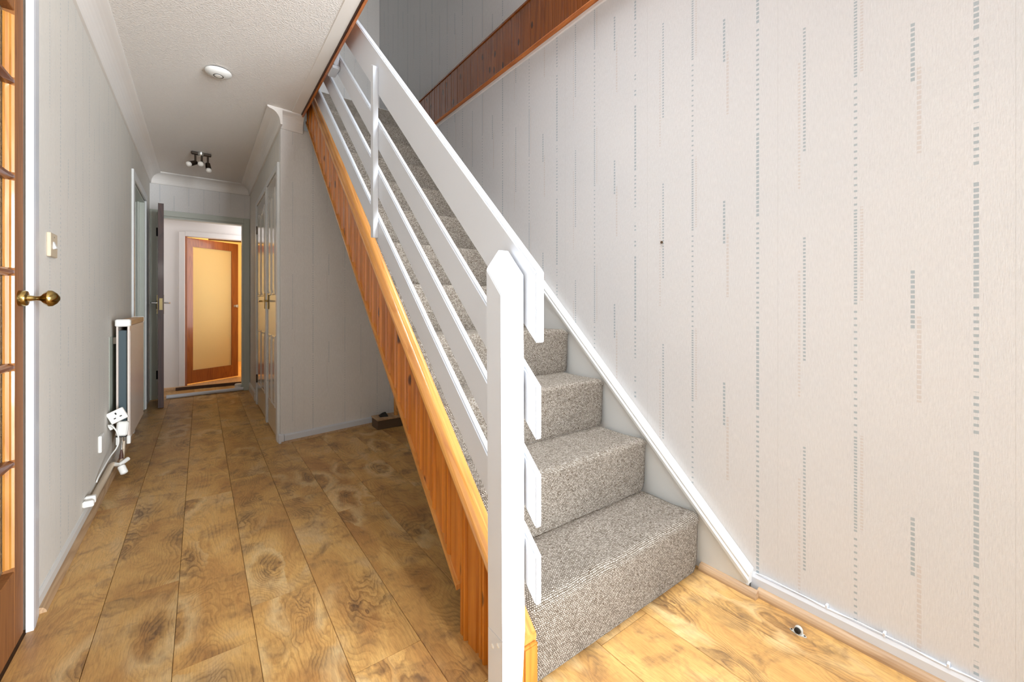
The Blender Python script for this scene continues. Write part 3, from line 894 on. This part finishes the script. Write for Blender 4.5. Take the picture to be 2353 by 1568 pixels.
# strings
def sl(z0, y, y0=0.79, s=None):
    return z0 + (0.945 if s is None else s) * (y - y0)
YT = 3.50
CAPT = lambda y: sl(0.128, y)          # top of the outer string capping
CAPB = lambda y: sl(0.112, y)          # lower edge of the capping on the panelled face
BOT = lambda y: sl(-0.212, y, 0.79, 0.968)        # lower edge of the panelling
YS = 0.842                              # front end of outer string
prism('outer_string', [(YS, 0.0), (YS, CAPT(YS) - 0.022), (YT, CAPT(YT) - 0.022), (YT, BOT(YT) + 0.01), (1.16, BOT(1.16) + 0.01), (1.155, 0.0)], 0.664, 0.699, M['cap_pine'], st)
# wall string, white, with moulded capping
ws = lambda y: 0.045 + 0.955 * (y - 0.70)
YW = 3.24
prism('wall_string', [(0.70, 0.0), (0.70, 0.045), (YW, ws(YW)), (YW, ws(YW) - 0.45), (1.25, 0.0)], 1.566, 1.6035, M['offwhite'], st)
bm = bmesh.new()
capw = [(1.561, -0.014), (1.561, 0.0), (1.567, 0.007), (1.567, 0.016), (1.573, 0.024), (1.6035, 0.030), (1.6035, -0.014)]
va_ = [bm.verts.new((x, 0.692, 0.045 + z)) for x, z in capw]; vb_ = [bm.verts.new((x, YW, ws(YW) + z)) for x, z in capw]
bm.faces.new(va_); bm.faces.new(vb_[::-1])
for i in range(len(capw)):
    j = (i + 1) % len(capw); bm.faces.new([va_[i], va_[j], vb_[j], vb_[i]])
from_bm('string_capping', bm, M['offwhite'], st)
# pine capping moulding on the outer string
bm = bmesh.new()
cpf = [(0.652, -0.006), (0.642, -0.004), (0.636, 0.004), (0.635, 0.012), (0.639, 0.019), (0.645, 0.020), (0.647, 0.016), (0.651, 0.015), (0.655, 0.019), (0.660, 0.024),
       (0.668, 0.026), (0.675, 0.023), (0.677, 0.019), (0.681, 0.019), (0.686, 0.023), (0.693, 0.024), (0.700, 0.019), (0.703, 0.010), (0.701, -0.006)]
y_a = YS - 0.004
va_ = [bm.verts.new((x, y_a, CAPB(y_a) + z)) for x, z in cpf]; vb_ = [bm.verts.new((x, YT, CAPB(YT) + z)) for x, z in cpf]
bm.faces.new(va_); bm.faces.new(vb_[::-1])
for i in range(len(cpf)):
    j = (i + 1) % len(cpf); bm.faces.new([va_[i], va_[j], vb_[j], vb_[i]])
from_bm('string_capping', bm, M['cap_pine'], st)
# front end board below the capping
box('string_end_board', 0.6535, 0.702, YS - 0.014, YS, 0.0, CAPB(YS) - 0.006, M['end_pine'], st, 0.005, None, 3)
# matchboard cladding, one board at a time
BW = 0.1075
edges = [1.0450 + BW * k for k in range(-2, 24)]
for a, b in zip(edges, edges[1:]):
    a2, b2 = max(a, 0.90), min(b, YT)
    if b2 - a2 < 0.01: continue
    fxs = [(0.000, 0.6635), (0.0012, 0.661), (0.0075, 0.650), (0.052, 0.650), (0.057, 0.660), (0.059, 0.660), (0.065, 0.646), (0.070, 0.6445), (0.075, 0.646), (0.081, 0.660), (0.083, 0.660), (0.088, 0.650), (0.100, 0.650), (0.1062, 0.661), (BW, 0.6635)]
    pr_ = [(a + u, x) for u, x in fxs if a2 - 1e-6 <= a + u <= b2 + 1e-6]
    if pr_[0][0] > a2 + 1e-4: pr_.insert(0, (a2, 0.650))
    if pr_[-1][0] < b2 - 1e-4: pr_.append((b2, 0.650))
    bm = bmesh.new(); F = []; Bk = []
    foot = b2 <= 1.16
    for (y, x) in pr_:
        lo = 0.0 if foot else BOT(y); hi = CAPB(y) + 0.012
        F.append((bm.verts.new((x, y, lo)), bm.verts.new((x, y, hi))))
        Bk.append((bm.verts.new((0.664, y, lo)), bm.verts.new((0.664, y, hi))))
    for i in range(len(F) - 1):
        bm.faces.new([F[i][0], F[i + 1][0], F[i + 1][1], F[i][1]])
        bm.faces.new([Bk[i][0], Bk[i][1], Bk[i + 1][1], Bk[i + 1][0]])
        bm.faces.new([F[i][1], F[i + 1][1], Bk[i + 1][1], Bk[i][1]])
        bm.faces.new([F[i][0], Bk[i][0], Bk[i + 1][0], F[i + 1][0]])
    for i in (0, -1):
        try: bm.faces.new([F[i][0], F[i][1], Bk[i][1], Bk[i][0]])
        except Exception: pass
    from_bm('board', bm, M['panel_pine'], st)
# thin edge strip under the cladding
prism('edge_bead', [(1.152, BOT(1.152) - 0.004), (1.152, BOT(1.152) + 0.012), (YT, BOT(YT) + 0.012), (YT, BOT(YT) - 0.004)], 0.640, 0.666, M['cap_pine'], st)
# soffit under the flight
prism('soffit', [(1.50, BOT(1.5) + 0.03), (1.50, BOT(1.5) + 0.05), (YT, BOT(YT) + 0.05), (YT, BOT(YT) + 0.03)], 0.70, 1.598, M['white_wall'], st)

# ------------------------------------------------------------------ balustrade
bl = thing('balustrade', 'white painted stair balustrade with four broad slanted boards and a newel', 'balustrade', (0.624, 0.86, 0))
RX0, RX1 = 0.660, 0.681
def rail(name, lo, slo, hi, shi, x0, x1, ya, yb_):
    bm = bmesh.new()
    L_ = lambda y: lo + slo * (y - 0.79); H_ = lambda y: hi + shi * (y - 0.79)
    add_prism(bm, [(ya, L_(ya)), (ya, H_(ya)), (yb_, H_(yb_)), (yb_, L_(yb_))], x0, x1, 'X')
    bmesh.ops.bevel(bm, geom=list(bm.edges), offset=0.004, segments=2, affect='EDGES')
    return from_bm(name, bm, M['white'], bl)
rail('handrail', 0.931, 0.938, 1.110, 0.955, RX0, 0.690, 0.790, 3.46)
rail('rail', 0.692, 0.924, 0.826, 0.919, RX0, RX1, 0.790, 3.46)
rail('rail', 0.474, 0.921, 0.605, 0.916, RX0, RX1, 0.790, 3.46)
rail('rail', 0.283, 0.899, 0.404, 0.895, RX0, RX1, 0.790, 3.46)
# newel post
def hull(name, pts, mat, parent, bev=0.0):
    bm = bmesh.new(); [bm.verts.new(p) for p in pts]
    r = bmesh.ops.convex_hull(bm, input=bm.verts)
    bmesh.ops.dissolve_limit(bm, angle_limit=0.01, verts=bm.verts, edges=bm.edges)
    if bev: bmesh.ops.bevel(bm, geom=list(bm.edges), offset=bev, segments=2, affect='EDGES')
    return from_bm(name, bm, mat, parent)
nx0, nx1, ny0, ny1 = 0.589, 0.6595, 0.830, 0.895
npost = [(nx0, ny0, 0.205), (nx1, ny0, 0.205), (nx1, ny1, 0.205), (nx0, ny1, 0.205),
         (nx0, ny0, 1.050), (nx0, ny1, 1.120), (nx0 + 0.038, ny0, 1.103), (nx1, ny0, 1.103), (nx0 + 0.038, ny1, 1.171), (nx1, ny1, 1.171)]
npost = [(x - 0.006 * max(0, z - 0.2), y, z) for x, y, z in npost]
nw = hull('newel_post', npost, M['white'], bl, 0.0016)
low = hull('newel_foot', [(nx0, ny0, 0.0), (0.646, ny0, 0.0), (0.646, ny1, 0), (nx0, ny1, 0), (nx0, ny0, 0.2055), (nx0, ny1, 0.2055), (nx1, ny0, 0.2055), (nx1, ny1, 0.2055), (0.646, ny0, 0.190), (0.646, ny1, 0.190)], M['white'], bl, 0.001)
for (y, z) in ((0.850, 0.185), (0.874, 0.168)):
    lathe('screw_cap', [(0, 0.006), (0.001, 0.006), (0.0022, 0.003), (0.0024, 0)], (nx0, y, z), (-1, 0, 0), M['plastic'], low, 12)
# middle baluster, outside the boards
prism('baluster', [(1.926, 1.335), (1.962, 1.340), (1.962, 2.150), (1.926, 2.128)], 0.636, 0.660, M['white'], bl, 'X', 0.002)
# upper post foot seen just below the stairwell edge
box('upper_post', 0.626, 0.659, 2.60, 2.68, 2.43, 3.50, M['white'], bl, 0.002)
box('upper_post_ledge', 0.617, 0.659, 2.585, 2.70, 2.412, 2.430, M['white'], bl, 0.002)

# ------------------------------------------------------------------ stairwell edge lining and the wall fascia
ef = thing('stairwell_lining', 'thin orange pine lining hanging along the stairwell edge of the ceiling', 'timber lining', (0.606, 1.0, H))
box('packing_strip', XE + 0.0005, XE + 0.006, YF + 0.02, 3.48, H - 0.010, HU, M['dark_door'], ef)
y = YF + 0.02
while y < 3.46:
    b = min(y + 0.108, 3.48)
    box('board', XE + 0.0065, XE + 0.0185, y + 0.0006, b - 0.0006, H - 0.016, HU + 0.04, M['edge_pine'], ef)
    y += 0.108
fa = thing('wall_fascia', 'band of glossy dark-orange vertical pine boards high on the right wall', 'timber panelling', (XR, 1.0, 2.55))
FZ0, FZ1 = 2.552, 2.862
y = YF + 0.02; k = 0
while y < 4.60:
    b = min(y + 0.098, 4.64)
    bm = bmesh.new()
    xf = XR - 0.020
    pts = [(XR - 0.004, y), (xf + 0.006, y), (xf, y + 0.004), (xf, y + 0.060), (xf + 0.004, y + 0.0625), (xf, y + 0.065), (xf, b - 0.005), (xf + 0.006, b - 0.0006), (XR - 0.004, b - 0.0006)]
    pts = [p for i, p in enumerate(pts) if p[1] <= b]
    add_prism(bm, pts, FZ0 + 0.012, FZ1 - 0.008, 'Z')
    from_bm('board', bm, M['fascia_pine'], fa)
    y += 0.098; k += 1
prism('lower_bead', [(XR, FZ0 - 0.004), (XR - 0.026, FZ0 - 0.002), (XR - 0.030, FZ0 + 0.006), (XR - 0.026, FZ0 + 0.014), (XR, FZ0 + 0.014)], YF + 0.02, 4.64, M['edge_pine'], fa, 'Y')
prism('upper_bead', [(XR, FZ1 - 0.010), (XR - 0.026, FZ1 - 0.008), (XR - 0.026, FZ1 + 0.004), (XR, FZ1 + 0.008)], YF + 0.02, 4.64, M['fascia_pine'], fa, 'Y')
struct(box('trim_20', XR - 0.012, XR, YF + 0.02, 4.64, FZ0 - 0.026, FZ0 - 0.004, M['white_wall'], bev=0.002), 'thin white bead under the pine fascia')

# ------------------------------------------------------------------ radiator
ra = thing('radiator', 'white double panel radiator with a pale wood top strip on the left wall', 'radiator', (-0.38, 3.85, 0.2))
ry0, ry1, rz0, rz1 = 3.45, 4.22, 0.195, 0.895
bm = bmesh.new(); add_box(bm, -0.361, -0.350, ry0, ry1, rz0, rz1, 0.003)
add_box(bm, -0.3505, -0.3490, ry0 + 0.02, ry1 - 0.02, rz0 + 0.03, rz1 - 0.03, 0.0012)
from_bm('front_panel', bm, M['rad'], ra)
box('rear_panel', -0.411, -0.402, ry0, ry1, rz0, rz1, M['rad'], ra, 0.003)
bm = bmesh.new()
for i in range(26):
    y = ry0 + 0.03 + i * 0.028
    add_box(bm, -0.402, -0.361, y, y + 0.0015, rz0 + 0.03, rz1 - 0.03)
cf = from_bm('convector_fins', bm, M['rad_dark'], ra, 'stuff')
box('end_cap', -0.416, -0.346, ry0 - 0.006, ry0 + 0.05, rz1 - 0.004, rz1 + 0.040, M['plastic'], ra, 0.006)
box('end_cap', -0.416, -0.346, ry1 - 0.02, ry1 + 0.006, rz1 - 0.004, rz1 + 0.040, M['plastic'], ra, 0.006)
box('top_strip', -0.409, -0.347, ry0 + 0.05, ry1 - 0.02, rz1 + 0.002, rz1 + 0.036, M['shelf_wood'], ra, 0.003)
box('foot_bracket', -0.363, -0.346, ry0 - 0.004, ry0 + 0.03, rz0 - 0.02, rz0 + 0.03, M['plastic'], ra, 0.003)
box('foot_bracket', -0.412, -0.400, ry0 - 0.004, ry0 + 0.03, rz0 - 0.02, rz0 + 0.03, M['plastic'], ra, 0.003)
for z in (0.30, 0.80):
    box('wall_bracket', XL + 0.001, -0.411, ry0 + 0.12, ry0 + 0.15, z - 0.02, z + 0.02, M['rad'], ra)
    box('wall_bracket', XL + 0.001, -0.411, ry1 - 0.15, ry1 - 0.12, z - 0.02, z + 0.02, M['rad'], ra)
struct(box('trim_21', XL, XL + 0.0016, 3.44, 4.20, 0.30, 0.83, M['plaster']), 'bare greenish plaster patch behind the radiator')
# valve with tail pipe
vl = thing('radiator_valve', 'white thermostatic valve lying under the near end of the radiator', 'valve', (-0.385, 3.36, 0.0))
lathe('valve_head', [(0, 0.016), (0.006, 0.018), (0.045, 0.018), (0.050, 0.013), (0.052, 0)], (-0.372, 3.30, 0.090), (0.35, -0.3, -0.9), M['plastic'], vl, 16)
tube('valve_body', [(-0.405, 3.36, 0.088), (-0.378, 3.315, 0.093), (-0.350, 3.37, 0.105)], 0.012, M['plastic'], vl)
tube('tail_pipe', [(-0.377, 3.33, 0.095), (-0.377, 3.40, 0.11), (-0.381, 3.47, 0.14), (-0.381, 3.475, 0.19)], 0.009, M['copper'], vl)
# surface pipe along the skirting
tag(tube('surface_pipe', [(-0.420, 2.80, 0.082), (-0.420, 3.0, 0.084), (-0.420, 3.34, 0.089), (-0.412, 3.36, 0.090)], 0.014, M['copper'], None, 10), 'painted heating pipe running on top of the left skirting', 'pipe')
for i, y in enumerate((2.745, 2.79)):
    tag(box('pipe_clip', XL, -0.402, y - 0.012, y + 0.012, 0.083, 0.118 if i else 0.112, M['plastic'], None, 0.004), ('white plastic pipe clip at the end of the skirting pipe, ' + ('farther of the two' if i else 'nearer of the two')), 'clip', 'pipe clips on the left skirting')
# socket adapter hanging on the radiator end, with plug and cable
sk = thing('socket_adapter', 'white three pin socket outlet hanging tilted at the near end of the radiator', 'socket', (-0.38, 3.40, 0.35))
rot = Matrix.Translation((-0.395, 3.36, 0.372)) @ Matrix.Rotation(math.radians(-26), 4, 'Y') @ Matrix.Rotation(math.radians(-10), 4, 'X')
def rbox(name, x0, x1, y0, y1, z0, z1, mat, parent, mtx, bev=0.003):
    bm = bmesh.new(); add_box(bm, x0, x1, y0, y1, z0, z1, bev); bm.transform(mtx)
    return from_bm(name, bm, mat, parent)
fpl = rbox('face_plate', -0.040, 0.040, -0.008, 0.012, -0.034, 0.034, M['plastic'], sk, rot)
for (x, z, wx, wz) in ((0.0, 0.014, 0.0035, 0.006), (-0.014, -0.010, 0.005, 0.003), (0.014, -0.010, 0.005, 0.003)):
    rbox('pin_hole', x - wx, x + wx, -0.0092, -0.0070, z - wz, z + wz, M['black'], fpl, rot, 0.0)
rbox('side_outlet', -0.062, -0.042, 0.000, 0.03, -0.060, -0.030, M['plastic'], sk, rot, 0.003)
sk2 = thing('plug_timer', 'white rounded plug-in box just below the tilted socket', 'plug', (-0.37, 3.38, 0.27))
rbox('body', -0.026, 0.026, -0.015, 0.02, -0.045, 0.040, M['plastic'], sk2, Matrix.Translation((-0.374, 3.372, 0.292)) @ Matrix.Rotation(math.radians(6), 4, 'Y'), 0.008)
rbox('base_ring', -0.024, 0.024, -0.013, 0.018, -0.050, -0.0455, M['black'], sk2, Matrix.Translation((-0.374, 3.372, 0.292)) @ Matrix.Rotation(math.radians(6), 4, 'Y'), 0.001)
tag(tube('hanging_chain', [(-0.374, 3.375, 0.238), (-0.376, 3.378, 0.20), (-0.378, 3.375, 0.165)], 0.004, M['steel'], None, 8), 'short bead chain hanging below the plug box', 'chain')
tag(tube('wooden_toggle', [(-0.378, 3.375, 0.164), (-0.379, 3.376, 0.135), (-0.380, 3.378, 0.108)], [0.004, 0.009, 0.011], M['dark_door'], None, 10), 'small dark wooden toggle at the end of the chain', 'toggle')
pts = []
ctrl = [(-0.432, 3.345, 0.325), (-0.412, 3.33, 0.318), (-0.392, 3.32, 0.285), (-0.384, 3.32, 0.235), (-0.392, 3.315, 0.195), (-0.412, 3.25, 0.165), (-0.424, 3.12, 0.140), (-0.432, 3.04, 0.118), (-0.434, 3.02, 0.106)]
def cr(P, n=6):
    out = []
    for i in range(len(P) - 1):
        p0, p1, p2, p3 = [Vector(P[max(0, min(len(P) - 1, j))]) for j in (i - 1, i, i + 1, i + 2)]
        for k in range(n):
            t = k / n
            out.append(0.5 * ((2 * p1) + (p2 - p0) * t + (2 * p0 - 5 * p1 + 4 * p2 - p3) * t * t + (3 * p1 - p0 - 3 * p2 + p3) * t ** 3))
    out.append(Vector(P[-1])); return out
tag(tube('power_cable', cr(ctrl), 0.0036, M['plastic'], None, 8), 'thin white cable curving from the tilted socket down to the skirting', 'cable')
ctrl = [(-0.431, 3.02, 0.085), (-0.424, 3.05, 0.105), (-0.418, 3.09, 0.110), (-0.424, 3.07, 0.088), (-0.431, 3.0, 0.084)]
tag(box('blank_plate', XL, XL + 0.014, 3.105, 3.185, 0.232, 0.322, M['plastic'], None, 0.003), 'small white blank plate low on the left wall before the radiator', 'wall plate')
# light switch
sw = thing('light_switch', 'single white rocker light switch on the left wall', 'light switch', (XL, 2.22, 1.243))
swp = box('switch_plate', XL, XL + 0.011, 2.176, 2.262, 1.200, 1.286, M['plastic_y'], sw, 0.002)
prism('rocker', [(XL + 0.010, 1.252), (XL + 0.011, 1.256), (XL + 0.019, 1.232), (XL + 0.010, 1.228)], 2.207, 2.228, M['plastic'], swp, 'Y')
lathe('screw', [(0, 0.003), (0.0008, 0.003), (0.001, 0)], (XL + 0.011, 2.218, 1.272), (1, 0, 0), M['steel'], swp, 10)

# ------------------------------------------------------------------ smoke alarm and ceiling light
sa = thing('smoke_alarm', 'round white smoke alarm on the textured hall ceiling', 'smoke alarm', (0.085, 3.085, H))
lathe('mounting_base', [(0, 0.058), (0.007, 0.058), (0.0072, 0)], (0.085, 3.085, H), (0, 0, -1), M['black'], sa, 36)
lathe('housing', [(0.007, 0.0), (0.0072, 0.066), (0.012, 0.068), (0.018, 0.066), (0.028, 0.050), (0.033, 0.032), (0.0335, 0.0)], (0.085, 3.085, H), (0, 0, -1), M['plastic'], sa, 40)
lathe('grille_ring', [(0.0325, 0.026), (0.0345, 0.026), (0.0345, 0.0225), (0.0325, 0.0225)], (0.085, 3.085, H), (0, 0, -1), M['black'], sa, 30)
lathe('test_button', [(0.032, 0.018), (0.036, 0.018), (0.0365, 0.0)], (0.085, 3.085, H), (0, 0, -1), M['plastic'], sa, 24)
lathe('indicator', [(0.022, 0.003), (0.0285, 0.003), (0.029, 0)], (0.128, 3.07, H), (0, 0, -1), M['black'], sa, 10)
cl = thing('ceiling_spotlight', 'small dark metal ceiling light with three pointing spot bulbs', 'ceiling light', (0.0, 4.87, H))
box('mounting_bar', -0.074, 0.078, 4.845, 4.875, H - 0.028, H, M['nickel'], cl, 0.006)
lathe('centre_boss', [(0, 0.03), (0.02, 0.03), (0.035, 0.02), (0.036, 0)], (0.0, 4.86, H), (0, 0, -1), M['steel'], cl, 18)
for (x, dv) in ((-0.042, (-0.75, -0.35, -0.45)), (0.006, (-0.12, -0.95, -0.35)), (0.052, (0.12, -0.25, -1.0))):
    tube('stem', [(x, 4.86, H - 0.02), (x, 4.86, H - 0.095)], 0.008, M['nickel'], cl)
    d = Vector(dv).normalized(); o = Vector((x, 4.86, H - 0.10))
    hd = lathe('spot_head', [(-0.016, 0.010), (-0.010, 0.019), (0.030, 0.022), (0.045, 0.022), (0.045, 0.016)], o, d, M['nickel'], cl, 18)
    lathe('bulb', [(0.040, 0.016), (0.052, 0.022), (0.064, 0.024), (0.074, 0.020), (0.080, 0.010), (0.081, 0)], o, d, M['bulb'], hd, 18)

# ------------------------------------------------------------------ door stop on the floor
cxs, cys = 1.497, 0.515
ds = thing('door_stop', 'grey metal floor door stop with a round black rubber buffer', 'door stop', (cxs, cys, 0))
bm = bmesh.new(); pts = []
for i in range(24):
    a = 2 * PI * i / 24
    r = 0.011 + 0.012 * abs(math.cos(a)) ** 2.2
    pts.append((cxs + 0.010 * math.sin(a), cys + r * math.cos(a)))
add_prism(bm, pts, 0.0, 0.0025, 'Z'); from_bm('base_plate', bm, M['grey_metal'], ds)
bm = bmesh.new()
arch = [(cys - 0.011, 0.002)] + [(cys - 0.011 * math.cos(a), 0.010 + 0.011 * math.sin(a)) for a in [PI * i / 10 for i in range(11)]] + [(cys + 0.011, 0.002)]
add_prism(bm, arch, cxs - 0.003, cxs + 0.008, 'X'); from_bm('upright', bm, M['grey_metal'], ds)
lathe('rubber_buffer', [(0, 0.0085), (0.005, 0.0085), (0.0065, 0.0065), (0.0066, 0.0025), (0.0055, 0.002)], (cxs - 0.003, cys, 0.0105), (-1, 0, 0), M['black'], ds, 18)
for q in (-0.018, 0.018):
    lathe('screw', [(0, 0.0028), (0.0008, 0.0025), (0.001, 0)], (cxs, cys + q, 0.0025), (0, 0, 1), M['nickel'], ds, 10)

# ------------------------------------------------------------------ things under the stairs
ub = thing('timber_plinth', 'dark low timber block under the stairs against the closet wall', 'timber block', (1.30, 3.45, 0))
box('block', 1.155, 1.54, 3.385, 3.53, 0.0, 0.075, M['box_wood'], ub, 0.003)
box('top_board', 1.150, 1.54, 3.375, 3.535, 0.075, 0.087, M['bead'], ub, 0.002)
tag(hull('dark_bundle', [(1.19, 3.44, 0.087), (1.26, 3.42, 0.087), (1.27, 3.50, 0.087), (1.20, 3.51, 0.087), (1.215, 3.46, 0.115), (1.25, 3.47, 0.120), (1.235, 3.50, 0.108)], M['black'], None, 0.003), 'small black crumpled bundle on the timber block under the stairs', 'bundle')
tag(tube('stair_prop', [(1.33, 3.44, 0.087), (1.33, 3.45, 0.45)], 0.018, M['cap_pine'], None, 8), 'short pine upright standing on the block under the stairs', 'timber upright')
# nail hole left in the right wall
tag(lathe('wall_plug', [(0, 0.006), (0.003, 0.006), (0.0032, 0.002), (0.002, 0)], (XR, 1.068, 1.297), (-1, 0, 0), M['box_wood'], None, 12), 'small brown wall plug left in the papered right wall', 'wall plug')
# thin telephone wire clipped along the right skirting
wz = lambda y: 0.0655 + 0.0022 * math.sin(y * 23) + 0.0015 * math.sin(y * 51)
tag(tube('skirting_wire', [(XR - 0.0105, y / 100, wz(y / 100)) for y in range(-120, 69, 4)], 0.0022, M['white'], None, 6), 'thin white wire clipped on top of the right skirting', 'wire')
for i, y in enumerate((0.20, 0.33, 0.47)):
    tag(box('wire_clip', XR - 0.015, XR, y - 0.003, y + 0.003, 0.062, 0.074, M['white'], None, 0.001), ['white wire clip on the right skirting, nearest the camera', 'white wire clip on the right skirting, middle of the three', 'white wire clip on the right skirting, nearest the stairs'][i], 'clip', 'wire clips on the right skirting')
